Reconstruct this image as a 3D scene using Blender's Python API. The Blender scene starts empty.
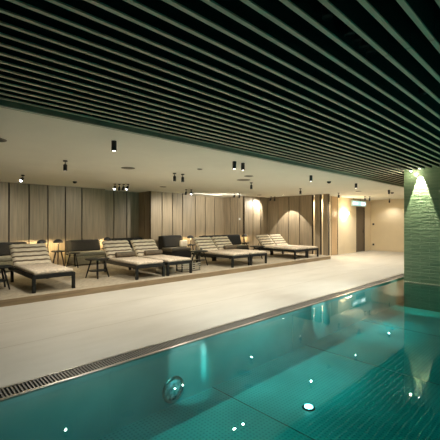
import bpy, bmesh, math, random
from mathutils import Vector, Matrix
random.seed(7)
C = bpy.context.scene.collection
PI = math.pi

# ------------------------------------------------------------------ materials
def nt(name):
    m = bpy.data.materials.new(name); m.use_nodes = True
    n = m.node_tree; n.nodes.clear()
    out = n.nodes.new('ShaderNodeOutputMaterial')
    return m, n, out
def lk(n, a, b): n.links.new(a, b)
def mat(name, col, rough=.6, metal=0, noise=.12, scale=6, stretch=(1,1,1), bump=0, bscale=60, spec=.5, emit=None, es=0):
    m, n, out = nt(name)
    p = n.nodes.new('ShaderNodeBsdfPrincipled')
    p.inputs['Roughness'].default_value = rough; p.inputs['Metallic'].default_value = metal
    p.inputs['Specular IOR Level'].default_value = spec
    tc = n.nodes.new('ShaderNodeTexCoord'); mp = n.nodes.new('ShaderNodeMapping')
    mp.inputs['Scale'].default_value = stretch
    lk(n, tc.outputs['Object'], mp.inputs['Vector'])
    nz = n.nodes.new('ShaderNodeTexNoise'); nz.inputs['Scale'].default_value = scale; nz.inputs['Detail'].default_value = 5
    lk(n, mp.outputs['Vector'], nz.inputs['Vector'])
    r = n.nodes.new('ShaderNodeValToRGB')
    r.color_ramp.elements[0].position = .3; r.color_ramp.elements[1].position = .7
    r.color_ramp.elements[0].color = tuple(c*(1-noise) for c in col)+(1,)
    r.color_ramp.elements[1].color = tuple(min(1, c*(1+noise)) for c in col)+(1,)
    lk(n, nz.outputs['Fac'], r.inputs['Fac']); lk(n, r.outputs['Color'], p.inputs['Base Color'])
    if bump:
        b = n.nodes.new('ShaderNodeBump'); b.inputs['Strength'].default_value = bump; b.inputs['Distance'].default_value = .01
        z = n.nodes.new('ShaderNodeTexNoise'); z.inputs['Scale'].default_value = bscale
        lk(n, mp.outputs['Vector'], z.inputs['Vector']); lk(n, z.outputs['Fac'], b.inputs['Height']); lk(n, b.outputs['Normal'], p.inputs['Normal'])
    if emit:
        p.inputs['Emission Color'].default_value = emit+(1,); p.inputs['Emission Strength'].default_value = es
    lk(n, p.outputs[0], out.inputs[0])
    return m

M = {}
M['wood']   = mat('oak_veneer', (.30,.24,.162), .5, noise=.22, scale=3, stretch=(7,7,.35), bump=.05)
M['wood_light'] = mat('light_oak_veneer', (.62,.43,.25), .5, noise=.1, scale=3, stretch=(6,6,.4))
M['groove'] = mat('dark_groove', (.035,.026,.018), .8)
M['wood_edge'] = mat('platform_edge_wood', (.30,.22,.13), .5, noise=.25, scale=3, stretch=(.4,6,6))
M['ceil']   = mat('warm_white_plaster', (.82,.80,.70), .85, noise=.02, scale=2)
M['wall']   = mat('cream_plaster', (.76,.65,.47), .8, noise=.03, scale=2)
M['bathwall']= mat('dark_side_wall', (.12,.12,.10), .7)
M['carpet'] = mat('beige_carpet', (.36,.31,.23), .95, noise=.2, scale=14, bump=.4, bscale=180)
M['slat']   = mat('olive_baffle_underside', (.70,.64,.48), .55, noise=.08, scale=2, stretch=(.3,3,3))
M['slat_side']= mat('shaded_baffle_side', (.013,.016,.011), .95)  # near-black: shade between the slats put into their side colour
M['black']  = mat('black_void', (.008,.009,.008), .95)
M['fascia'] = mat('green_fascia', (.34,.36,.27), .6)
M['metal_dark'] = mat('black_lamp_metal', (.015,.015,.016), .45, noise=.1)
M['frame']  = mat('dark_green_black_frame', (.010,.011,.010), .6, noise=.15, spec=.3)
M['steel']  = mat('brushed_steel', (.55,.54,.50), .28, 1, noise=.1, scale=4, stretch=(.3,6,6))
M['grate']  = mat('grey_grating_bars', (.20,.19,.17), .45, .3)
M['channel']= mat('dark_channel', (.03,.028,.024), .7)
M['cushion']= mat('cream_canvas', (.84,.75,.60), .9, noise=.1, scale=9, bump=.3, bscale=40)
M['stripe'] = mat('taupe_stripe_fabric', (.20,.145,.09), .9)
M['seatpad']= mat('beige_melange_seat_fabric', (.60,.51,.40), .95, noise=.28, scale=22, bump=.4, bscale=60)
M['bolster']= mat('grey_brown_bolster', (.15,.12,.085), .95, noise=.25, scale=20)
M['sofa']   = mat('charcoal_upholstery', (.012,.012,.011), .95, noise=.2, scale=20, bump=.2, bscale=120)
M['sofa_seat'] = mat('grey_green_upholstery', (.20,.19,.14), .95, noise=.15, scale=20, bump=.2, bscale=120)
M['sofa_mid'] = mat('grey_brown_upholstery', (.10,.09,.07), .95, noise=.2, scale=20)
M['sofa_base'] = mat('olive_tweed', (.22,.20,.13), .95, noise=.2, scale=20)
M['glow']   = mat('lamp_glass_glow', (.9,.8,.6), .5, emit=(1,.80,.5), es=2.5)
M['lens']   = mat('spot_lens', (.9,.9,.85), .3, emit=(1,.93,.78), es=9)
M['lens_dim'] = mat('spot_lens_dim', (.5,.5,.45), .3, emit=(1,.9,.7), es=.5)
M['lens_blue'] = mat('tilted_spot_lens', (.9,.9,.9), .3, emit=(.85,.92,1), es=9)
M['sconce'] = mat('sconce_globe', (.9,.85,.7), .3, emit=(1,.83,.55), es=22)
M['floorlens'] = mat('floor_light_lens', (.9,.95,.95), .3, emit=(1,.8,.8), es=9)
M['strip']  = mat('spill_glow', (.9,.85,.7), .3, emit=(1,.88,.66), es=.6)  # glow of light spilled on the ceiling, not a lamp
M['door']   = mat('grey_brown_door', (.13,.10,.07), .5, noise=.15, scale=3, stretch=(6,6,.4))
M['white']  = mat('white_plastic', (.75,.75,.72), .4, noise=.02)
M['towel']  = mat('white_terry', (.8,.78,.72), .95, bump=.4)
M['exitglow'] = mat('exit_sign_face', (.5,.75,.75), .4, emit=(.50,.85,.85), es=.3)
M['exitwhite'] = mat('exit_pictogram_white', (.9,.95,.95), .4, emit=(.9,1,1), es=1)
M['exitframe'] = mat('exit_sign_case', (.35,.5,.5), .4)
M['vent']   = mat('ceiling_disc_grey', (.19,.17,.13), .6)
M['glass_ring'] = mat('underwater_window', (.55,.8,.76), .25, noise=.6, scale=22, bump=1, bscale=16)

def deck_mat():
    m, n, out = nt('beige_deck_slabs')
    p = n.nodes.new('ShaderNodeBsdfPrincipled')
    tc = n.nodes.new('ShaderNodeTexCoord'); mp = n.nodes.new('ShaderNodeMapping')
    mp.inputs['Location'].default_value = (.6, -4.72+1.17*4, 0)
    lk(n, tc.outputs['Object'], mp.inputs['Vector'])
    b = n.nodes.new('ShaderNodeTexBrick'); b.offset = 0
    b.inputs['Scale'].default_value = 1; b.inputs['Brick Width'].default_value = 60; b.inputs['Row Height'].default_value = 1.18
    b.inputs['Mortar Size'].default_value = .006; b.inputs['Mortar Smooth'].default_value = .3
    lk(n, mp.outputs['Vector'], b.inputs['Vector'])
    nz = n.nodes.new('ShaderNodeTexNoise'); nz.inputs['Scale'].default_value = 1.4; nz.inputs['Detail'].default_value = 7; nz.inputs['Roughness'].default_value = .6
    mp2 = n.nodes.new('ShaderNodeMapping'); mp2.inputs['Scale'].default_value = (.6, 1.6, 1)
    lk(n, tc.outputs['Object'], mp2.inputs['Vector']); lk(n, mp2.outputs['Vector'], nz.inputs['Vector'])
    r = n.nodes.new('ShaderNodeValToRGB')
    r.color_ramp.elements[0].position = .3; r.color_ramp.elements[1].position = .75
    r.color_ramp.elements[0].color = (.445,.42,.365,1); r.color_ramp.elements[1].color = (.53,.505,.45,1)
    lk(n, nz.outputs['Fac'], r.inputs['Fac'])
    b.inputs['Mortar'].default_value = (.30,.26,.19,1)
    lk(n, r.outputs['Color'], b.inputs['Color1']); lk(n, r.outputs['Color'], b.inputs['Color2'])
    lk(n, b.outputs['Color'], p.inputs['Base Color']); p.inputs['Roughness'].default_value = .6
    lk(n, p.outputs[0], out.inputs[0]); return m
M['deck'] = deck_mat()

def tile_mat():
    m, n, out = nt('green_glazed_brick')
    p = n.nodes.new('ShaderNodeBsdfPrincipled'); p.inputs['Roughness'].default_value = .3
    tc = n.nodes.new('ShaderNodeTexCoord'); sp = n.nodes.new('ShaderNodeSeparateXYZ'); cb = n.nodes.new('ShaderNodeCombineXYZ')
    ad = n.nodes.new('ShaderNodeMath'); ad.operation = 'ADD'
    lk(n, tc.outputs['Object'], sp.inputs[0]); lk(n, sp.outputs['X'], ad.inputs[0]); lk(n, sp.outputs['Y'], ad.inputs[1])
    lk(n, ad.outputs[0], cb.inputs['X']); lk(n, sp.outputs['Z'], cb.inputs['Y'])
    b = n.nodes.new('ShaderNodeTexBrick'); b.inputs['Scale'].default_value = 1
    b.inputs['Brick Width'].default_value = .42; b.inputs['Row Height'].default_value = .085; b.inputs['Mortar Size'].default_value = .006
    b.inputs['Mortar Smooth'].default_value = .4; b.inputs['Bias'].default_value = 0
    b.inputs['Color1'].default_value = (.13,.20,.12,1); b.inputs['Color2'].default_value = (.17,.245,.15,1); b.inputs['Mortar'].default_value = (.22,.27,.18,1)
    lk(n, cb.outputs[0], b.inputs['Vector'])
    lk(n, b.outputs['Color'], p.inputs['Base Color'])
    nz = n.nodes.new('ShaderNodeTexNoise'); nz.inputs['Scale'].default_value = 9; mp = n.nodes.new('ShaderNodeMapping'); mp.inputs['Scale'].default_value = (.6,2.4,1)
    lk(n, cb.outputs[0], mp.inputs['Vector']); lk(n, mp.outputs[0], nz.inputs['Vector'])
    mx = n.nodes.new('ShaderNodeMath'); mx.operation = 'SUBTRACT'; lk(n, nz.outputs['Fac'], mx.inputs[0]); lk(n, b.outputs['Fac'], mx.inputs[1])
    bp = n.nodes.new('ShaderNodeBump'); bp.inputs['Strength'].default_value = .4; bp.inputs['Distance'].default_value = .02
    lk(n, mx.outputs[0], bp.inputs['Height']); lk(n, bp.outputs[0], p.inputs['Normal'])
    lk(n, p.outputs[0], out.inputs[0]); return m
M['tile'] = tile_mat()

def pool_mat(name, dots):
    m, n, out = nt(name)
    p = n.nodes.new('ShaderNodeBsdfPrincipled'); p.inputs['Roughness'].default_value = .45; p.inputs['Metallic'].default_value = .15
    p.inputs['Base Color'].default_value = (.50,.60,.56,1)
    tc = n.nodes.new('ShaderNodeTexCoord')
    v = n.nodes.new('ShaderNodeTexVoronoi'); v.inputs['Scale'].default_value = 22; v.inputs['Randomness'].default_value = 0
    lk(n, tc.outputs['Object'], v.inputs['Vector'])
    nz = n.nodes.new('ShaderNodeTexNoise'); nz.inputs['Scale'].default_value = 1.2; lk(n, tc.outputs['Object'], nz.inputs['Vector'])
    r = n.nodes.new('ShaderNodeValToRGB'); r.color_ramp.elements[0].color = (.20,.46,.43,1); r.color_ramp.elements[1].color = (.30,.62,.58,1)
    r.color_ramp.elements[0].position = .35; r.color_ramp.elements[1].position = .65
    lk(n, nz.outputs['Fac'], r.inputs['Fac'])
    if dots:
        rr = n.nodes.new('ShaderNodeValToRGB'); rr.color_ramp.elements[0].position = .22; rr.color_ramp.elements[1].position = .3
        rr.color_ramp.elements[0].color = (.72,.72,.72,1); rr.color_ramp.elements[1].color = (1,1,1,1)
        lk(n, v.outputs['Distance'], rr.inputs['Fac'])
        mx = n.nodes.new('ShaderNodeMix'); mx.data_type = 'RGBA'; mx.blend_type = 'MULTIPLY'; mx.inputs[0].default_value = 1
        lk(n, r.outputs['Color'], mx.inputs[6]); lk(n, rr.outputs['Color'], mx.inputs[7]); lk(n, mx.outputs[2], p.inputs['Base Color'])
    else:
        lk(n, r.outputs['Color'], p.inputs['Base Color'])
    lk(n, p.outputs[0], out.inputs[0]); return m
M['pool_wall'] = pool_mat('steel_pool_wall', False)
M['pool_floor'] = pool_mat('steel_pool_floor_dotted', True)

def water_mat():
    m, n, out = nt('pool_water')
    fr = n.nodes.new('ShaderNodeFresnel'); fr.inputs['IOR'].default_value = 1.33
    tr = n.nodes.new('ShaderNodeBsdfTransparent'); gl = n.nodes.new('ShaderNodeBsdfGlossy'); gl.inputs['Roughness'].default_value = .0
    bp = n.nodes.new('ShaderNodeBump'); bp.inputs['Strength'].default_value = .035; bp.inputs['Distance'].default_value = .02
    nz = n.nodes.new('ShaderNodeTexNoise'); nz.inputs['Scale'].default_value = 3.0; nz.inputs['Detail'].default_value = 3
    tc = n.nodes.new('ShaderNodeTexCoord'); lk(n, tc.outputs['Object'], nz.inputs['Vector'])
    lk(n, nz.outputs['Fac'], bp.inputs['Height']); lk(n, bp.outputs[0], gl.inputs['Normal'])
    mx = n.nodes.new('ShaderNodeMixShader')
    lk(n, fr.outputs[0], mx.inputs[0]); lk(n, tr.outputs[0], mx.inputs[1]); lk(n, gl.outputs[0], mx.inputs[2])
    # same reflectance on both faces: the surface is crossed without bending
    ge = n.nodes.new('ShaderNodeNewGeometry'); mm = n.nodes.new('ShaderNodeMath'); mm.operation = 'MULTIPLY_ADD'
    mm.inputs[1].default_value = 1/1.33-1.33; mm.inputs[2].default_value = 1.33
    lk(n, ge.outputs['Backfacing'], mm.inputs[0]); lk(n, mm.outputs[0], fr.inputs['IOR'])
    lk(n, mx.outputs[0], out.inputs['Surface'])
    va = n.nodes.new('ShaderNodeVolumeAbsorption'); va.inputs['Color'].default_value = (.0,.80,.815,1); va.inputs['Density'].default_value = 1.7
    lk(n, va.outputs[0], out.inputs['Volume'])
    return m
M['water'] = water_mat()

# ------------------------------------------------------------------ mesh helpers
def B(): return bmesh.new()
def box(bm, x0,x1,y0,y1,z0,z1, mi=0, bev=0, seg=2):
    r = bmesh.ops.create_cube(bm, size=1)
    vs = r['verts']
    for v in vs:
        v.co = Vector(((x0+x1)/2+v.co.x*(x1-x0), (y0+y1)/2+v.co.y*(y1-y0), (z0+z1)/2+v.co.z*(z1-z0)))
    fs = set(f for v in vs for f in v.link_faces)
    for f in fs: f.material_index = mi
    if bev:
        es = list(set(e for v in vs for e in v.link_edges))
        r2 = bmesh.ops.bevel(bm, geom=es, offset=bev, segments=seg, profile=.5, affect='EDGES')
        for f in r2['faces']: f.material_index = mi; f.smooth = True
    return vs
def lathe(bm, prof, c=(0,0,0), seg=20, mi=0, mat4=None, cap=True):
    rings = []
    for r, z in prof:
        ring = []
        for k in range(seg):
            a = 2*PI*k/seg
            p = Vector((r*math.cos(a), r*math.sin(a), z))
            if mat4: p = mat4 @ p
            ring.append(bm.verts.new(p+Vector(c)))
        rings.append(ring)
    for a, b in zip(rings, rings[1:]):
        for k in range(seg):
            f = bm.faces.new((a[k], a[(k+1)%seg], b[(k+1)%seg], b[k])); f.smooth = True; f.material_index = mi
    if cap:
        f = bm.faces.new(list(reversed(rings[0]))); f.material_index = mi
        f = bm.faces.new(rings[-1]); f.material_index = mi
def rod(bm, p0, p1, r0, r1=None, seg=10, mi=0):
    p0 = Vector(p0); p1 = Vector(p1); d = p1-p0; L = d.length
    q = d.to_track_quat('Z', 'Y').to_matrix().to_4x4()
    lathe(bm, [(r0,0),(r1 if r1 else r0, L)], p0, seg, mi, q)
def obj(name, bm, m, parent=None, label=None):
    bmesh.ops.recalc_face_normals(bm, faces=bm.faces)
    me = bpy.data.meshes.new(name); bm.to_mesh(me); bm.free()
    for mm in (m if isinstance(m, (list,tuple)) else [m]): me.materials.append(M[mm])
    o = bpy.data.objects.new(name, me); C.objects.link(o)
    if parent: o.parent = parent
    if label: o['label'] = label
    return o
def struct(name, bm, m):
    o = obj(name, bm, m); o['kind'] = 'structure'; return o
def tag(o, label, cat, group=None):
    o['label'] = label; o['category'] = cat
    if group: o['group'] = group
    return o
def thing(name, label, cat, loc=(0,0,0), rz=0, group=None):
    o = bpy.data.objects.new(name, None); C.objects.link(o); o.empty_display_size = .1
    o.location = loc; o.rotation_euler = (0,0,rz)
    return tag(o, label, cat, group)
def copy_tree(o, parent=None):
    c = o.copy(); C.objects.link(c)
    if parent: c.parent = parent
    for ch in list(o.children): copy_tree(ch, c)
    return c
def dup(o, loc, rz, label, group=None):
    c = copy_tree(o); c.location = loc; c.rotation_euler = (0,0,rz); c['label'] = label
    if group: c['group'] = group
    return c

# ------------------------------------------------------------------ dimensions (metres; deck top z = 0)
ZC = 2.72           # plain ceiling
ZS = 2.79           # underside of the baffles
POOL_Y = 3.36; DECK_Y = 3.63; PLAT_Y = 7.08; ZP = .12
X0 = -3.0; X1 = 18.8; YB = -2.6
ZF = -.68           # pool floor
ZW = -.03           # water level

# floor / deck
bm = B(); box(bm, X0, X1+.2, DECK_Y, 13.0, -.25, 0); struct('floor', bm, 'deck')
# platform
bm = B(); box(bm, X0, 13.0, PLAT_Y+.02, 12.6, 0, ZP); struct('floor_platform', bm, 'carpet')
bm = B(); box(bm, X0, 13.02, PLAT_Y-.0, PLAT_Y+.02, 0, ZP+.004, bev=.003, seg=1)
box(bm, 13.0, 13.02, PLAT_Y+.02, 7.36, 0, ZP+.004)
struct('trim_1', bm, 'wood_edge')
# pool shell
bm = B(); box(bm, X0, 14, YB, POOL_Y, ZF-.2, ZF); struct('floor_pool', bm, 'pool_floor')
bm = B()
box(bm, X0, 14, POOL_Y, POOL_Y+.03, ZF-.2, -.012)
for x in (-1.6, 1.63, 4.9, 8.1, 11.3):               # welded vertical seams of the steel lining
    box(bm, x-.012, x+.012, POOL_Y-.006, POOL_Y, ZF, -.04)
struct('wall_pool_side', bm, 'pool_wall')
bm = B(); box(bm, 14, 14.1, YB, POOL_Y+.27, ZF-.2, 0); box(bm, 14.1, X1+.2, YB, DECK_Y, -.25, 0); struct('floor_far_deck', bm, 'deck')
bm = B(); box(bm, X0, 14, YB-.1, YB, ZF-.2, 0); struct('wall_pool_near', bm, 'pool_wall')
bm = B()                                             # raised weld strips across the pool floor
for k in range(7):
    x = -1.45+k*2.25
    box(bm, x-.005, x+.005, YB, POOL_Y, ZF, ZF+.004)
struct('trim_2', bm, 'vent')
# gutter
bm = B()
box(bm, X0, 14, POOL_Y+.03, DECK_Y, -.12, -.09)
box(bm, X0, 14, DECK_Y-.012, DECK_Y, -.12, .0)
struct('trim_3', bm, 'channel')
bm = B()
box(bm, X0, 14, POOL_Y, POOL_Y+.045, -.012, .004, bev=.002, seg=1)
box(bm, X0, 14, DECK_Y-.04, DECK_Y-.012, -.09, .004)
struct('trim_4', bm, 'steel')
bm = B()
x = X0+.01
while x < 13.98:
    box(bm, x, x+.014, POOL_Y+.05, DECK_Y-.045, -.022, .001); x += .031
box(bm, X0, 14, POOL_Y+.11, POOL_Y+.118, -.03, -.022); box(bm, X0, 14, DECK_Y-.11, DECK_Y-.102, -.03, -.022)
struct('trim_5', bm, 'grate')
# water
bm = B()
fp = [(X0-.02,YB-.02),(9.63,YB-.02),(9.63,3.135),(14.02,3.135),(14.02,POOL_Y+.012),(X0-.02,POOL_Y+.012)]
lo = [bm.verts.new((x,y,ZF-.02)) for x, y in fp]; hi = [bm.verts.new((x,y,ZW)) for x, y in fp]
bm.faces.new(lo); bm.faces.new(hi)
for i in range(6): bm.faces.new((lo[i], lo[(i+1)%6], hi[(i+1)%6], hi[i]))

w = obj('pool_water', bm, 'water'); tag(w, 'calm clear teal water filling the swimming pool', 'water'); w['kind'] = 'stuff'

# green tiled wall standing in the pool
WX = 9.61; WY = 3.155
bm = B(); box(bm, WX, 14, YB, WY, ZF, 3.25); struct('wall_green', bm, 'tile')
bm = B(); box(bm, WX-.012, WX, YB, WY+.004, ZW-.012, ZW+.012); struct('trim_6', bm, 'fascia')

# ceilings
bm = B(); box(bm, X0, X1+.2, 4.17, 4.19, ZC, ZC+.012); box(bm, X0, X1+.2, 4.22, 13.0, ZC, ZC+.05); struct('ceiling', bm, 'ceil')
bm = B(); box(bm, X0, X1+.2, 4.19, 4.22, ZC, ZC+.5); struct('trim_7', bm, 'fascia')
bm = B(); box(bm, X0, X1+.2, YB-.1, 13.0, 3.25, 3.3); struct('ceiling_slab', bm, 'black')
bm = B()
JX = [-3.0, -.9, 2.75, 6.4, 10.05, 13.7, 17.35, X1]
k = -35
while True:
    y = 3.056+.1558*k
    if y > 4.17: break
    for a, b in zip(JX, JX[1:]):
        a += .006; b -= .006
        if y < WY+.02:
            if a > WX-.36: continue
            b = min(b, WX-.36)
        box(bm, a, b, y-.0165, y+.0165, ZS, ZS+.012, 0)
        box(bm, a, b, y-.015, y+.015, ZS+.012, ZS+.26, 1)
    k += 1
struct('ceiling_slats', bm, ['slat', 'slat_side'])

# panelled walls ------------------------------------------------------------
def panel_wall(name, p0, p1, z0, z1, pitch=.62, first=None, thick=.12, gaps=(), mats=('wood','groove')):
    # boards between p0 and p1, room side on the right-hand normal toward -Y / -X
    p0 = Vector(p0); p1 = Vector(p1); d = (p1-p0); L = d.length; u = d/L
    nrm = Vector((u.y, -u.x))
    bm = B()
    def slab(a, b, o0, o1, zz0, zz1, mi):
        q = [p0+u*a+nrm*o0, p0+u*b+nrm*o0, p0+u*b+nrm*o1, p0+u*a+nrm*o1]
        vs = [bm.verts.new((v.x, v.y, z)) for z in (zz0, zz1) for v in q]
        for f in ((0,1,2,3),(7,6,5,4),(0,4,5,1),(1,5,6,2),(2,6,7,3),(3,7,4,0)):
            ff = bm.faces.new([vs[i] for i in f]); ff.material_index = mi
    slab(0, L, -thick, -.035, z0, z1, 1)
    n = max(1, round(L/pitch)); w = L/n
    for i in range(n):
        slab(i*w+(.0 if i == 0 else .02), (i+1)*w-(.0 if i == n-1 else .02), -.035, 0, z0, z1-.0, 0)
    return struct(name, bm, list(mats))
panel_wall('wall_back', (X0, 11.9), (5.25, 11.9), ZP, ZC, .55)
panel_wall('wall_back_end', (5.25, 11.9), (5.54, 11.9), ZP, ZC, .55)
panel_wall('wall_recess_side', (5.54, 11.93), (5.54, 12.3), ZP, ZC, .64)
panel_wall('wall_recess', (5.54, 12.3), (7.16, 12.3), ZP, ZC, .54)
panel_wall('wall_recess_return', (7.16, 12.3), (7.16, 11.437), ZP, ZC, .45)
panel_wall('wall_block', (7.16, 11.4), (9.19, 11.4), ZP, ZC, .5)
panel_wall('wall_alcove', (9.19, 11.9), (11.55, 11.9), ZP, ZC, .58)
panel_wall('wall_alcove_return', (11.55, 11.9), (11.55, 10.537), ZP, ZC, .5)
panel_wall('wall_corner', (11.55, 10.5), (13.2, 10.5), ZP, ZC, .55)
panel_wall('wall_lounge_end', (13.2, 10.5), (13.2, 8.08), ZP, ZC, .54, thick=.16)
panel_wall('wall_fin', (13.2, 7.93), (13.2, 7.68), ZP, ZC, .4, thick=.16)
panel_wall('wall_fin', (13.2, 7.53), (13.2, 7.31), ZP, ZC, .4, thick=.16)
# shell behind everything
bm = B(); box(bm, X0, 13.3, 12.45, 12.6, 0, ZC); struct('wall_shell', bm, 'wood')
bm = B(); box(bm, X0-.1, X0, YB-.1, 13, -.9, 3.25); struct('wall_left', bm, 'wood')
bm = B(); box(bm, X0-.1, X1+.2, YB-.25, YB-.1, -.9, 3.25); struct('wall_near', bm, 'bathwall')
# cream corridor
DY = 7.86
DX0, DX1 = 17.05, 18.05
bm = B()
box(bm, 15.1, DX0, DY, DY+.1, 0, ZC); box(bm, DX0, DX1, DY, DY+.1, 2.32, ZC); box(bm, DX1, X1, DY, DY+.1, 0, ZC)
box(bm, 14.4, 14.5, DY, 9.6, 0, ZC)
box(bm, 13.36, 14.5, 9.6, 9.7, 0, ZC)
struct('wall_corridor', bm, 'wall')
bm = B(); box(bm, 14.5, 15.1, DY-.01, DY+.1, 0, ZC); struct('wall_corridor_panel', bm, 'wood_light')
bm = B(); box(bm, X1, X1+.1, YB, DY+.1, 0, 3.25); struct('wall_right', bm, 'wall')
bm = B(); box(bm, 15.05, 15.12, DY-.01, DY+.0, 0, ZC); box(bm, 14.5, 14.52, DY-.012, DY, 0, ZC); struct('trim_8', bm, 'wood_edge')
# door
dr = bpy.data.objects.new('door_1', None); C.objects.link(dr); dr['kind'] = 'structure'; dr.location = (DX0, DY+.02, 0)
bm = B(); box(bm, .05, .95, .0, .045, .01, 2.26, bev=.004, seg=1); obj('door_leaf', bm, 'door', dr)
bm = B(); box(bm, 0, .05, -.03, .08, 0, 2.32); box(bm, .95, 1, -.03, .08, 0, 2.32); box(bm, .05, .95, -.03, .08, 2.27, 2.32); obj('door_frame', bm, 'door', dr)
bm = B(); rod(bm, (.85,-.0,1.05), (.85,-.05,1.05), .012); rod(bm, (.87,-.05,1.05), (.73,-.05,1.05), .011); box(bm, .82,.88,-.006,0,.95,1.15); obj('door_handle', bm, 'metal_dark', dr)
# platform switch-style wall plates
def plate(z, label):
    bm = B(); box(bm, X1-.014, X1, 7.66, 7.76, z-.05, z+.05, bev=.006)
    o = obj('wall_switch', bm, 'metal_dark'); tag(o, label, 'switch')
    return o
plate(1.42, 'small dark switch at shoulder height on cream wall right of the door')
plate(.32, 'small dark socket low on the cream wall right of the door')
bm = B(); box(bm, 11.536, 11.55, 10.78, 10.88, 1.62, 1.72, bev=.004)
tag(obj('wall_switch', bm, 'white'), 'small white plate on the wood panel return near the far lounge corner', 'switch')

# exit sign above the door
e = thing('exit_sign', 'pale teal illuminated exit sign above the corridor door', 'sign', (16.42, DY-.1, 2.34))
bm = B(); box(bm, 0, 1.55, .0, .06, 0, .27, bev=.006, seg=1); obj('sign_case', bm, 'exitframe', e)
bm = B(); box(bm, .02, 1.53, -.006, 0, .02, .25); obj('sign_face', bm, 'exitglow', e)
for q in ((1.0,1.42,.07,.19),(.12,.55,.09,.17)):
    bm = B(); box(bm, q[0], q[1], -.011, -.006, q[2], q[3]); obj('pictogram', bm, 'exitwhite', e, 'white glowing panel on teal face')
for q in (.2,.95):
    bm = B(); rod(bm, (q,.03,.265), (q,.03,ZC-2.34), .008); obj('hanger', bm, 'metal_dark', e)

# sconce with two globes
def point(name, loc, col, en, r=.03, parent=None):
    l = bpy.data.lights.new(name, 'POINT'); l.color = col; l.energy = en; l.shadow_soft_size = r
    o = bpy.data.objects.new(name, l); C.objects.link(o); o.location = loc
    if parent: o.parent = parent
    return o
s = thing('wall_sconce', 'brass wall sconce with two glowing globes left of corridor door', 'lamp', (15.72, DY, 1.95))
bm = B(); box(bm, -.2, .2, -.02, 0, -.03, .03, bev=.005); rod(bm, (-.16,-.02,0), (-.16,-.06,0), .01); rod(bm, (.16,-.02,0), (.16,-.06,0), .01); obj('wall_bracket', bm, 'wood_edge', s)
for dx in (-.16, .16):
    bm = B(); bmesh.ops.create_icosphere(bm, subdivisions=3, radius=.075, matrix=Matrix.Translation((dx,-.115,0)))
    for f in bm.faces: f.smooth = True
    obj('globe', bm, 'sconce', s)
    point('globe_light', (dx,-.24,0), (1,.8,.5), 3.5, .07, s)

# ------------------------------------------------------------------ lamps in the ceiling
WARM = (1, .925, .785)
def spot(name, loc, tgt, en, ang, blend=.6, col=WARM, r=.015, parent=None):
    l = bpy.data.lights.new(name, 'SPOT'); l.color = col; l.energy = en; l.spot_size = math.radians(ang); l.spot_blend = blend; l.shadow_soft_size = r
    o = bpy.data.objects.new(name, l); C.objects.link(o); o.location = loc
    d = Vector(tgt)-Vector(loc); o.rotation_euler = d.to_track_quat('-Z','Y').to_euler()
    if parent: o.parent = parent
    return o
def cyl_spot(x, y, en, label, ang=155, lens='lens'):
    t = thing('cylinder_spotlight', label, 'ceiling light', (x,y,ZC), 0, 'black cylinder spotlights near the slatted ceiling')
    bm = B(); lathe(bm, [(.036,0),(.038,-.004),(.038,-.148),(.034,-.15),(.030,-.15),(.028,-.138)], seg=20); obj('housing', bm, 'metal_dark', t)
    bm = B(); lathe(bm, [(.02,-.1385),(.02,-.1475)], seg=16); obj('lens', bm, lens, t)
    spot('beam', (0,0,-.17), (0,0,-1), en, ang, .8, parent=t)
    return t
def adj_spot(x, y, en, label, tilt=(0,0), ang=145, lens='lens_dim', group='black adjustable spotlights over the loungers', aim=None):
    t = thing('adjustable_spotlight', label, 'ceiling light', (x,y,ZC), 0, group)
    bm = B(); lathe(bm, [(.042,0),(.042,-.022),(.01,-.026)], seg=18); obj('mount', bm, 'metal_dark', t)
    R = Matrix.Rotation(math.radians(tilt[0]), 4, 'X') @ Matrix.Rotation(math.radians(tilt[1]), 4, 'Y')
    bm = B(); rod(bm, (0,0,-.02), (0,0,-.075), .009); lathe(bm, [(.014,.012),(.018,0),(.014,-.012)], (0,0,-.075), 12); obj('stem', bm, 'metal_dark', t)
    bm = B(); lathe(bm, [(.018,0),(.036,-.01),(.036,-.125),(.031,-.127),(.03,-.115)], (0,0,-.075), 18, 0, R); obj('head', bm, 'metal_dark', t)
    bm = B(); lathe(bm, [(.029,-.116),(.029,-.124)], (0,0,-.075), 16, 0, R); obj('lens', bm, lens, t)
    d = R @ Vector((0,0,-1))
    p = Vector((0,0,-.075)) + d*.14
    tg = p + d
    if aim: tg = Vector(aim)-Vector((x,y,ZC))
    spot('beam', tuple(p), tuple(tg), en, ang, .8, parent=t)
    return t
for x, y, en, lb in (
    (2.37, 4.79, 36, 'single black cylinder spotlight nearest the viewer at left'),
    (4.91, 4.75, 42, 'left black cylinder of the pair beside the slatted ceiling'),
    (5.16, 4.75, 42, 'right black cylinder of the pair beside the slatted ceiling'),
    (7.80, 4.79, 58, 'black cylinder spotlight on the ceiling beyond the close pair'),
    (10.40, 4.80, 58, 'black cylinder spotlight on the ceiling above the far deck'),
    (13.34, 4.90, 70, 'farthest black cylinder spotlight, beside the green tiled wall')):
    cyl_spot(x, y, en, lb)
for x, y, en, lb in (
    (2.42, 6.95, 48, 'black adjustable spotlight hanging above the nearest single lounger'),
    (4.98, 6.86, 30, 'left spotlight of the hanging pair above the first double loungers'),
    (5.23, 6.86, 30, 'right spotlight of the hanging pair above the first double loungers'),
    (7.84, 6.87, 50, 'black hanging spotlight above the middle pair of loungers'),
    (10.49, 6.87, 48, 'black hanging spotlight above the farthest pair of loungers'),
    (13.17, 6.80, 40, 'black hanging spotlight in front of the lounge end wall'),
    (15.84, 6.88, 28, 'left of two small spotlights in front of the exit sign'),
    (16.05, 6.76, 28, 'right of two small spotlights in front of the exit sign')):
    adj_spot(x, y, en, lb)
adj_spot(18.3, 6.7, 14, 'small dark spotlight by the far cream wall')
bk = 'tilted spotlights near the panelled wall'
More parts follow.
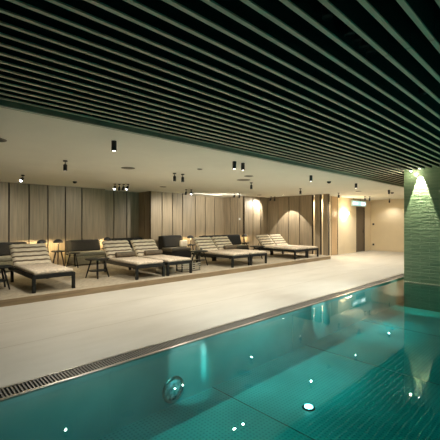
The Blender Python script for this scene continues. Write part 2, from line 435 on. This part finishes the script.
adj_spot(2.37, 9.81, 60, 'tilted spotlight with bright lens at far left above the sofa', (-38,30), lens='lens_blue', group=bk, aim=(2.4,11.9,.8), ang=110)
adj_spot(5.00, 10.05, 24, 'leftmost bright tilted spotlight of the cluster of four', (-30,20), lens='lens_blue', group=bk, aim=(4.2,11.9,1.0), ang=110)
adj_spot(5.13, 10.02, 4, 'second spotlight of the cluster of four, lens turned away', (20,-10), group=bk, aim=(5,11,.2), ang=110)
adj_spot(5.24, 9.92, 4, 'third spotlight of the cluster of four, lens turned away', (20,10), group=bk, aim=(6,11,.2), ang=110)
adj_spot(5.36, 9.88, 6, 'rightmost bright tilted spotlight of the cluster of four', (-20,40), lens='lens_blue', group=bk, aim=(6.3,12.2,.6), ang=90)
adj_spot(7.74, 9.95, 36, 'left spotlight of the pair in front of the projecting wall block', (10,0), group=bk, aim=(7.6,11.4,.9), ang=110)
adj_spot(7.92, 9.87, 38, 'right bright spotlight of the pair in front of the projecting wall block', (-25,25), lens='lens_blue', group=bk, aim=(8.6,11.4,1.4), ang=120)
adj_spot(10.10, 9.75, 42, 'left spotlight of the dark pair before the alcove panels', (20,10), group=bk, aim=(9.8,11.9,1.6), ang=120)
adj_spot(10.28, 9.65, 42, 'right spotlight of the dark pair before the alcove panels', (20,-10), group=bk, aim=(11.2,11.9,1.8), ang=120)
adj_spot(12.75, 9.95, 75, 'left spotlight of the pair lighting the lounge corner', (30,0), lens='lens', group=bk, aim=(12.2,10.5,2.0), ang=95)
adj_spot(12.90, 9.85, 8, 'right spotlight of the pair lighting the lounge corner', (10,0), group=bk, aim=(12.9,10.4,.6), ang=60)
# recessed downlight that throws the arc on the end wall
t = thing('recessed_downlight', 'small recessed downlight close to the lounge end wall', 'ceiling light', (12.55,9.1,ZC))
bm = B(); lathe(bm, [(.05,0),(.05,-.006),(.036,-.006),(.034,-.001)], seg=20); obj('trim_ring', bm, 'vent', t)
bm = B(); lathe(bm, [(.033,-.001),(.033,-.003)], seg=16); obj('lens', bm, 'lens', t)
spot('beam', (0,0,-.02), (.12,0,-1), 95, 78, .12, parent=t)

def dome(x, y, label):
    bm = B(); lathe(bm, [(.06,0),(.06,-.018),(.05,-.04),(.03,-.055),(.008,-.06)], (x,y,ZC), 20)
    tag(obj('smoke_detector', bm, 'metal_dark'), label, 'detector')
dome(3.86, 10.3, 'small dark dome on the ceiling above the left sofas')
dome(9.32, 5.12, 'small dark dome on the ceiling between two black cylinders')
dome(14.5, 5.2, 'small dark dome on the ceiling next to the far cylinder spotlight')
def disc(x, y, r, m, label, name='ceiling_speaker', hole=True):
    t = thing(name, label, 'ceiling fitting', (x,y,ZC))
    bm = B(); lathe(bm, [(r,0),(r,-.006),(r*.8,-.012),(r*.76,-.004)], seg=28); obj('rim', bm, 'vent', t)
    bm = B(); lathe(bm, [(r*.74,-.001),(r*.74,-.006)], seg=28); obj('grille', bm, m, t)
disc(1.05, 5.9, .16, 'metal_dark', 'dark round ceiling outlet at the left edge, nearest the viewer')
disc(3.77, 6.94, .15, 'vent', 'round grey ceiling outlet between the first two spotlights')
disc(6.6, 9.75, .12, 'metal_dark', 'small dark ceiling disc left of the projecting wall block')
disc(5.02, 5.95, .06, 'vent', 'tiny grey ceiling disc above the middle of the deck')
disc(6.7, 5.96, .12, 'metal_dark', 'dark round ceiling outlet just beyond the close pair of cylinders')
disc(7.2, 6.6, .19, 'vent', 'wide pale ceiling outlet beside the dark round one')
disc(11.6, 9.7, .10, 'metal_dark', 'small dark ceiling disc before the lounge corner')
disc(13.0, 5.9, .12, 'vent', 'pale ceiling disc near the far deck spotlights')

# glowing strip added to imitate light spilled on the ceiling above the alcove
t = thing('spill_glow_strip', 'long glowing strip imitating light spill on the ceiling before the alcove panels', 'ceiling light', (9.6, 10.9, ZC))
bm = B(); box(bm, -.75, .75, -.10, -.07, -.02, 0); box(bm, -.75, .75, .07, .10, -.02, 0); box(bm,-.77,-.75,-.1,.1,-.02,0); box(bm,.75,.77,-.1,.1,-.02,0); obj('glow_frame', bm, 'white', t)
bm = B(); box(bm, -.75, .75, -.07, .07, -.012, -.002); obj('diffuser', bm, 'strip', t)

# vertical light seen through the fins comes from a corridor downlight
t = thing('corridor_downlight', 'round downlight in corridor behind the lounge end wall', 'ceiling light', (14.0, 8.4, ZC))
bm = B(); lathe(bm, [(.07,0),(.07,-.012),(.055,-.012),(.052,-.002)], seg=20); obj('trim_ring', bm, 'white', t)
bm = B(); lathe(bm, [(.05,-.002),(.05,-.006)], seg=16); obj('lens', bm, 'lens', t)
spot('beam', (0,0,-.03), (.1,0,-1), 80, 150, .6, (1,.80,.52), parent=t)

# grazing spotlight on the green wall
t = thing('wall_washer', 'small black spotlight washing the green tiled wall from above', 'ceiling light', (9.53, 2.77, 2.92))
bm = B(); rod(bm, (0,0,.28), (0,0,.03), .008); lathe(bm, [(.035,.03),(.035,-.07),(.03,-.07),(.028,-.06)], seg=18); obj('housing', bm, 'metal_dark', t)
bm = B(); lathe(bm, [(.026,-.062),(.026,-.068)], seg=16); obj('lens', bm, 'lens', t)
spot('beam', (0,0,-.085), (.15,0,-1.085), 260, 38, .2, (1,.93,.66), .008, t)
t = thing('wall_washer', 'small glowing spotlight between slats left of the green wall', 'ceiling light', (9.40, 2.93, 2.85))
bm = B(); rod(bm, (0,0,.30), (0,0,.03), .008); lathe(bm, [(.035,.03),(.035,-.05),(.03,-.05),(.028,-.04)], seg=18); obj('housing', bm, 'metal_dark', t)
bm = B(); lathe(bm, [(.026,-.042),(.026,-.062)], seg=16); obj('lens', bm, 'lens', t)
point('bulb_light', (0,0,-.09), (1,.88,.6), 3, .02, t)

# ------------------------------------------------------------------ loungers
def make_lounger():
    t = thing('sun_lounger', '', 'sun lounger', (0,0,0), 0, 'striped sun loungers along the platform edge')
    W = .82
    bm = B()
    box(bm, 0, .055, 0, 2.0, .27, .345, bev=.006); box(bm, W-.055, W, 0, 2.0, .27, .345, bev=.006)
    box(bm, .055, W-.055, 0, .05, .27, .345, bev=.004); box(bm, .055, W-.055, 1.95, 2.0, .27, .345, bev=.004)
    for k in range(9): box(bm, .055, W-.055, .14+k*.17, .21+k*.17, .315, .335)
    obj('frame', bm, 'frame', t)
    for x, y in ((.0,.0),(W-.06,.0),(.0,1.72),(W-.06,1.72)):
        bm = B(); box(bm, x, x+.06, y+.003, y+.063, 0, .272, bev=.004); obj('leg', bm, 'frame', t)
    # seat pad, slightly pillowed
    bm = B()
    vs = box(bm, .03, W-.03, .02, 1.5, .345, .42, bev=.03, seg=3)
    for v in bm.verts:
        if v.co.z > .40: v.co.z += .012*math.sin(v.co.y*9)*math.sin(v.co.x*8)
    obj('seat_pad', bm, 'seatpad', t)
    # tilted backrest: frame and rolled pad
    A = math.radians(46); cy, sy = math.cos(A), math.sin(A)
    def tr(x, s, h): return Vector((x, 1.50+s*cy-h*sy, .36+s*sy+h*cy))
    bm = B()
    for xa, xb in ((.04,.085),(W-.085,W-.04)):
        vs = box(bm, xa, xb, 0, .66, -.035, 0)
        for v in vs: v.co = tr(v.co.x, v.co.y, v.co.z)
    for s0 in (.02,.22,.42,.61):
        vs = box(bm, .085, W-.085, s0, s0+.045, -.03, -.008)
        for v in vs: v.co = tr(v.co.x, v.co.y, v.co.z)
    obj('back_frame', bm, 'frame', t)
    for q in (.1, W-.1):
        bm = B(); rod(bm, tuple(tr(q,.4,-.03)), (q,1.93,.33), .012); obj('support_strut', bm, 'frame', t)
    bm = B()
    n = 5; L = .66; nx = 14
    prof = []
    for i in range(n):
        for q in range(7):
            f = q/6; s_ = (i+f)/n*L
            prof.append((s_, .03+.055*math.sin(PI*f)**.6, 1 if (f < .02 or f > .98) else 0))
    grid = []
    for j in range(nx+1):
        x = .01+(W-.02)*j/nx; edge = min(1, min(j, nx-j)/1.0+.55)
        wob = .006*math.sin(j*1.7)
        grid.append([bm.verts.new(tr(x, p[0], p[1]*edge+wob)) for p in prof])
    for j in range(nx):
        for i in range(len(prof)-1):
            f = bm.faces.new((grid[j][i], grid[j+1][i], grid[j+1][i+1], grid[j][i+1])); f.smooth = True
            f.material_index = 1 if (prof[i][2] or prof[i+1][2]) else 0
    base = [[bm.verts.new(tr(.01+(W-.02)*j/nx, p[0], .0)) for p in (prof[0], prof[-1])] for j in range(nx+1)]
    for j in range(nx):
        bm.faces.new((base[j][0], base[j][1], base[j+1][1], base[j+1][0]))
        bm.faces.new((base[j][0], base[j+1][0], grid[j+1][0], grid[j][0]))
        bm.faces.new((base[j+1][1], base[j][1], grid[j][-1], grid[j+1][-1]))
    for j in (0, nx):
        bm.faces.new([base[j][0]]+grid[j]+[base[j][1]])
    obj('back_cushion', bm, ['cushion','stripe'], t, 'cream rolled cushion with thin taupe stripes')
    return t
LY = 7.33
spots = [
 (1.94, 'single striped lounger at far left, nearest the viewer'),
 (4.20, 'left lounger of the nearest pair, bolster on its seat'),
 (5.10, 'right lounger of the nearest pair, bolster on its seat'),
 (7.50, 'left lounger of the middle pair, without a bolster'),
 (8.36, 'right lounger of the middle pair, bolster on its seat'),
 (10.85, 'left lounger of the farthest pair, before the corner panels'),
 (11.70, 'right lounger of the farthest pair, nearest the lounge end wall')]
L0 = make_lounger()
for i, (x, lb) in enumerate(spots):
    if i == 0: L0.location = (x, LY, ZP); L0['label'] = lb
    else: dup(L0, (x, LY, ZP), 0, lb)
# bolsters lie on the seats
def bolster(x, lb, first=[None]):
    if first[0] is None:
        t = thing('bolster_cushion', lb, 'cushion', (0,0,0), 0, 'grey brown bolsters on the loungers')
        bm = B(); R = Matrix.Rotation(PI/2, 4, 'Y')
        lathe(bm, [(.02,-.29),(.06,-.285),(.072,-.26),(.075,0),(.072,.26),(.06,.285),(.02,.29)], (0,0,0), 20, 0, R); obj('cushion_body', bm, 'bolster', t)
        bm = B(); lathe(bm, [(.062,.283),(.07,.280),(.075,.265),(.07,.262)], (0,0,0), 20, 0, R); lathe(bm, [(.062,-.283),(.07,-.280),(.075,-.265),(.07,-.262)], (0,0,0), 20, 0, R); obj('piping', bm, 'stripe', t)
        first[0] = t
        t.location = (x, LY+1.38, ZP+.425+.075)
    else: dup(first[0], (x, LY+1.38, ZP+.425+.075), 0, lb)
bolster(4.20+.45, 'grey brown bolster on left lounger of the nearest pair')
bolster(5.10+.45, 'grey brown bolster on right lounger of the nearest pair')
bolster(8.36+.42, 'grey brown bolster on right lounger of the middle pair')

# ------------------------------------------------------------------ side tables
def make_table(r=.29, h=.48, n=4):
    t = thing('side_table', '', 'side table', (0,0,0), 0, 'round dark side tables between the loungers')
    bm = B(); lathe(bm, [(r*.94,h-.028),(r,h-.022),(r,h-.004),(r*.98,h)], seg=32); obj('table_top', bm, 'frame', t)
    for k in range(n):
        a = 2*PI*(k+.5)/n
        bm = B(); rod(bm, (r*.95*math.cos(a), r*.95*math.sin(a), 0), (r*.5*math.cos(a), r*.5*math.sin(a), h-.026), .016, .02); obj('leg', bm, 'frame', t)
    bm = B(); lathe(bm, [(.02,.17),(r*.72,.17),(r*.72,.185),(.02,.185)], seg=24); obj('lower_ring', bm, 'frame', t)
    return t
T = make_table()
T.location = (1.52, 8.3, ZP); T['label'] = 'round dark side table left of the single lounger, cut by the frame'
dup(T, (3.70, 8.38, ZP), .4, 'round dark side table between the single lounger and nearest pair')
dup(T, (7.10, 8.45, ZP), .2, 'round dark side table between the nearest pair and middle pair')
dup(T, (10.15, 8.6, ZP), .7, 'round dark side table between the middle pair and farthest pair')
# glass items on the third table
for i, (dx, dy, hh) in enumerate(((-.08,.03,.11),(.06,-.05,.09))):
    bm = B(); lathe(bm, [(.03,0),(.035,hh*.5),(.038,hh),(.033,hh),(.03,.01)], (7.10+dx, 8.45+dy, ZP+.48), 14, cap=False)
    tag(obj('drinking_glass', bm, 'vent'), ['taller grey tumbler on the table before the middle pair','shorter grey tumbler on the table before the middle pair'][i], 'glass')

# lamp tables and lamps by the back wall
def make_stool(h):
    t = thing('lamp_table', '', 'side table', (0,0,0), 0, 'small dark tables by the panelled wall')
    bm = B(); lathe(bm, [(.19,h-.03),(.2,h-.025),(.2,h-.004),(.195,h)], seg=28); obj('table_top', bm, 'frame', t)
    for k in range(3):
        a = 2*PI*(k+.2)/3
        bm = B(); rod(bm, (.2*math.cos(a), .2*math.sin(a), 0), (.09*math.cos(a), .09*math.sin(a), h-.028), .016, .02); obj('leg', bm, 'frame', t)
    return t
ST = make_stool(.50)
LT = thing('table_lamp', '', 'table lamp', (0,0,0), 0, 'black dome table lamps by the panelled wall')
bm = B(); lathe(bm, [(.07,0),(.07,.012),(.015,.02),(.012,.22)], seg=20); lathe(bm, [(.006,.22),(.006,.365)], (.03,0,0), 8); lathe(bm, [(.034,.212),(.034,.222)], seg=16); obj('lamp_stand', bm, 'metal_dark', LT)
bm = B(); lathe(bm, [(.02,.268),(.06,.264),(.06,.27),(.02,.274)], seg=18); obj('diffuser', bm, 'glow', LT)
bm = B(); lathe(bm, [(.145,.255),(.14,.29),(.115,.33),(.07,.36),(.02,.37)], seg=24, cap=False); lathe(bm, [(.02,.36),(.065,.35),(.108,.322),(.133,.288),(.137,.257)], seg=24, cap=False)
lathe(bm, [(.02,.36),(.02,.37)], seg=12); obj('lamp_shade', bm, 'metal_dark', LT)
point('lamp_light', (0,.0,.245), (1,.74,.36), 16, .018, LT)
lamps = [
 (3.24, 11.25, 'behind the backrest of the single lounger'),
 (3.69, 11.2, 'right of the single lounger, left of the second sofa'),
 (5.42, 11.45, 'between the second sofa and recess sofa'),
 (8.66, 10.85, 'right of the sofa before the projecting wall block'),
 (11.3, 10.3, 'at the corner beyond the long alcove sofa')]
for i, (x, y, lb) in enumerate(lamps):
    if i == 0:
        ST.location = (x,y,ZP); ST['label'] = 'small dark lamp table '+lb
        LT.location = (x,y,ZP+.5); LT['label'] = 'black dome lamp '+lb
    else:
        dup(ST, (x,y,ZP), i*.9, 'small dark lamp table '+lb)
        dup(LT, (x,y,ZP+.5), 0, 'black dome lamp '+lb)
s2 = make_stool(.46); s2.location = (3.98, 10.75, ZP); s2['label'] = 'empty dark stool table left of the second sofa front'; s2.rotation_euler = (0,0,.5)
s2.name = 'lamp_table'

# ------------------------------------------------------------------ sofas
def sofa(x0, x1, y0, y1, label, nb=1, hb=.80, basem='sofa_base', seatm='sofa_seat', backm='sofa', pillow=False):
    t = thing('lounge_sofa', label, 'sofa', (x0, y0, ZP), 0, 'low upholstered sofas along the panelled wall')
    W = x1-x0; D = y1-y0
    bm = B(); box(bm, 0, W, 0, D, .03, .30, bev=.03, seg=3); obj('base', bm, basem, t)
    for a in ((.06,.06),(W-.12,.06),(.06,D-.12),(W-.12,D-.12)):
        bm = B(); box(bm, a[0], a[0]+.06, a[1], a[1]+.06, 0, .04); obj('foot', bm, 'frame', t)
    bm = B(); box(bm, .01, W-.01, .0, D-.22, .30, .43, bev=.045, seg=3); obj('seat_cushion', bm, seatm, t)
    bm = B(); vs = box(bm, 0, W, D-.20, D, .30, hb-.02, bev=.04, seg=3); obj('backrest', bm, backm, t)
    w = W/nb
    for k in range(nb):
        bm = B(); box(bm, k*w+.01, (k+1)*w-.01, D-.40, D-.16, .42, hb, bev=.07, seg=4)
        for v in bm.verts:
            v.co.y += (v.co.z-.42)*.25-.03
        obj('back_cushion', bm, backm, t)
    return t
sofa(.9, 2.92, 10.95, 11.82, 'dark sofa with grey seat at far left, behind the single lounger', 2)
sofa(4.12, 5.2, 11.0, 11.84, 'dark compact sofa with olive base beside the empty stool', 1)
sofa(5.72, 7.05, 11.2, 12.1, 'dark sofa in the recess behind the nearest pair of loungers', 1)
sofa(7.42, 8.36, 10.4, 11.3, 'charcoal sofa before the projecting wall block', 1, .88, 'sofa', 'sofa_mid')
sofa(8.9, 11.05, 9.8, 10.62, 'long dark sofa in the alcove behind the middle pair', 2, .86, 'sofa', 'sofa_mid')
bm = B(); box(bm, 7.98, 8.32, 10.58, 10.70, ZP+.435, ZP+.70, bev=.05, seg=3)
tag(obj('throw_pillow', bm, 'cushion'), 'cream throw pillow on the charcoal sofa before the wall block', 'pillow')
# slatted magazine rack and towels
t = thing('slatted_crate', 'low pale slatted crate beside the right lounger of the nearest pair', 'crate', (5.80,7.62,ZP))
for z in (.02,.08,.14,.20):
    bm = B(); box(bm, 0, .66, 0, .012, z, z+.028, bev=.002, seg=1); box(bm, 0, .66, .30, .312, z, z+.028, bev=.002, seg=1); obj('slat', bm, 'steel', t)
bm = B()
for x in (0,.63):
    for y in (.012,.27): box(bm, x, x+.03, y, y+.03, 0, .235)
box(bm, .03, .63, .012, .30, .0, .012)
obj('crate_frame', bm, 'frame', t)
for i, (x, y) in enumerate(((5.28,7.72),(5.50,7.70))):
    bm = B(); R = Matrix.Rotation(PI/2, 4, 'X')
    lathe(bm, [(.05,-.2),(.078,-.195),(.084,-.17),(.084,.17),(.078,.195),(.05,.2)], (x, y+.12, ZP+.084), 20, 0, R)
    tag(obj('rolled_towel', bm, 'towel'), ['left rolled white towel under the right lounger of nearest pair','right rolled white towel under the right lounger of nearest pair'][i], 'towel')

# ------------------------------------------------------------------ pool fittings
t = thing('pool_window', 'round patterned glass light on the underwater pool wall', 'pool light', (2.42, POOL_Y, -.50))
Rx = Matrix.Rotation(PI/2, 4, 'X')
bm = B(); lathe(bm, [(.155,0),(.155,.012),(.13,.018),(.125,.008)], seg=36, mat4=Rx); obj('rim', bm, 'steel', t)
bm = B(); lathe(bm, [(.124,.002),(.124,.008),(.06,.014)], seg=36, mat4=Rx); obj('lens', bm, 'glass_ring', t)
def inlet(x, y, r, label):
    t = thing('floor_light', label, 'pool light', (x, y, ZF))
    bm = B(); lathe(bm, [(r,0),(r,.006),(r*.8,.012),(r*.66,.012)], seg=28); obj('rim', bm, 'channel', t)
    bm = B(); lathe(bm, [(r*.65,.013),(r*.62,.022),(r*.3,.030)], seg=24); obj('lens', bm, 'floorlens', t)
inlet(3.53, 2.20, .075, 'round white light in dark ring on the pool floor')

def uw(x, y, z, tx, ty, tz, en, ang, bl, label, r=.03, col=(.75,1,.93)):  # lamps added out of view to brighten the pool
    t = thing('added_underwater_light', label, 'pool light', (x,y,z), 0, 'added underwater lights on the near pool wall')
    bm = B(); lathe(bm, [(.11,0),(.11,.012),(.09,.02),(.085,.01)], seg=28, mat4=Matrix.Rotation(-PI/2,4,'X')); obj('rim', bm, 'steel', t)
    bm = B(); lathe(bm, [(.084,.002),(.084,.012)], seg=24, mat4=Matrix.Rotation(-PI/2,4,'X')); obj('lens', bm, 'lens_dim', t)
    spot('beam', (0,.04,0), (tx-x,ty-y,tz-z), en, ang, bl, col, r, t)
for k, (x, en) in enumerate(((.2, 8), (3.2, 120), (5.9, 200), (8.6, 210))):
    uw(x, YB, -.30, x+.4, YB+3.0, -1.5, en, 110, 1, 'added unseen underwater light on the pool wall beneath the viewer')

# lights added between the baffles to brighten patches of the pool wall and floor
def added_pool_spot(x, y, tg, en, ang, bl, label):
    t = thing('added_pool_light', label, 'ceiling light', (x,y,ZS+.02), 0, 'added lights hidden between the ceiling slats')
    bm = B(); lathe(bm, [(.03,.19),(.034,.18),(.034,.0),(.03,.0),(.028,.01)], seg=18); obj('housing', bm, 'black', t)
    spot('beam', (0,0,-.02), (tg[0]-x, tg[1]-y, tg[2]-ZS-.02), en, ang, bl, (.9,1,.95), .006, t)
AY = 3.056-.1558*12.5
accents = [((2.0,AY),(2.68,POOL_Y,-.34),150,11,.5,'first'),((2.30,AY),(2.90,POOL_Y,-.14),300,2.0,1,'second'),((2.42,AY),(2.90,POOL_Y,-.25),300,2.0,1,'eighth'),((2.54,AY),(2.90,POOL_Y,-.36),300,2.0,1,'ninth'),((2.66,AY),(2.90,POOL_Y,-.47),300,2.0,1,'tenth'),
           ((5.1,AY),(5.75,POOL_Y,-.2),300,9,.6,'third'),((6.4,AY),(7.4,2.95,-.68),320,15,1,'fourth'),
           ((1.2,AY),(1.4,POOL_Y,-.4),75,50,1,'fifth'),((3.9,AY),(4.2,POOL_Y,-.4),190,50,1,'sixth'),((6.9,AY),(7.2,POOL_Y,-.4),230,50,1,'seventh')]
for (x, y), tg, en, ang, bl, nm in accents:
    added_pool_spot(x, y, tg, en, ang, bl, 'added accent light hidden between the slats over the pool')

# ------------------------------------------------------------------ world, camera
w = bpy.data.worlds.new('World'); bpy.context.scene.world = w; w.use_nodes = True
w.node_tree.nodes['Background'].inputs[0].default_value = (.01,.012,.01,1); w.node_tree.nodes['Background'].inputs[1].default_value = .5
cam = bpy.data.cameras.new('camera'); co = bpy.data.objects.new('camera', cam); C.objects.link(co)
cam.sensor_width = 36; cam.lens = 342/440*36; cam.shift_y = 2.7/440; cam.clip_start = .05; cam.clip_end = 100
co.location = (0,0,1.5)
a = math.atan2(.725, .689)      # heading of the view, anticlockwise from +X
co.rotation_euler = (PI/2, 0, a-PI/2)
sc = bpy.context.scene; sc.camera = co
sc.view_settings.view_transform = 'Standard'; sc.view_settings.look = 'None'; sc.view_settings.gamma = 1
sc.view_settings.use_curve_mapping = False; sc.view_settings.exposure = 1.45
sc.cycles.max_bounces = 10; sc.cycles.diffuse_bounces = 5; sc.cycles.transparent_max_bounces = 16; sc.cycles.sample_clamp_indirect = 6
sc.cycles.caustics_reflective = False; sc.cycles.caustics_refractive = False
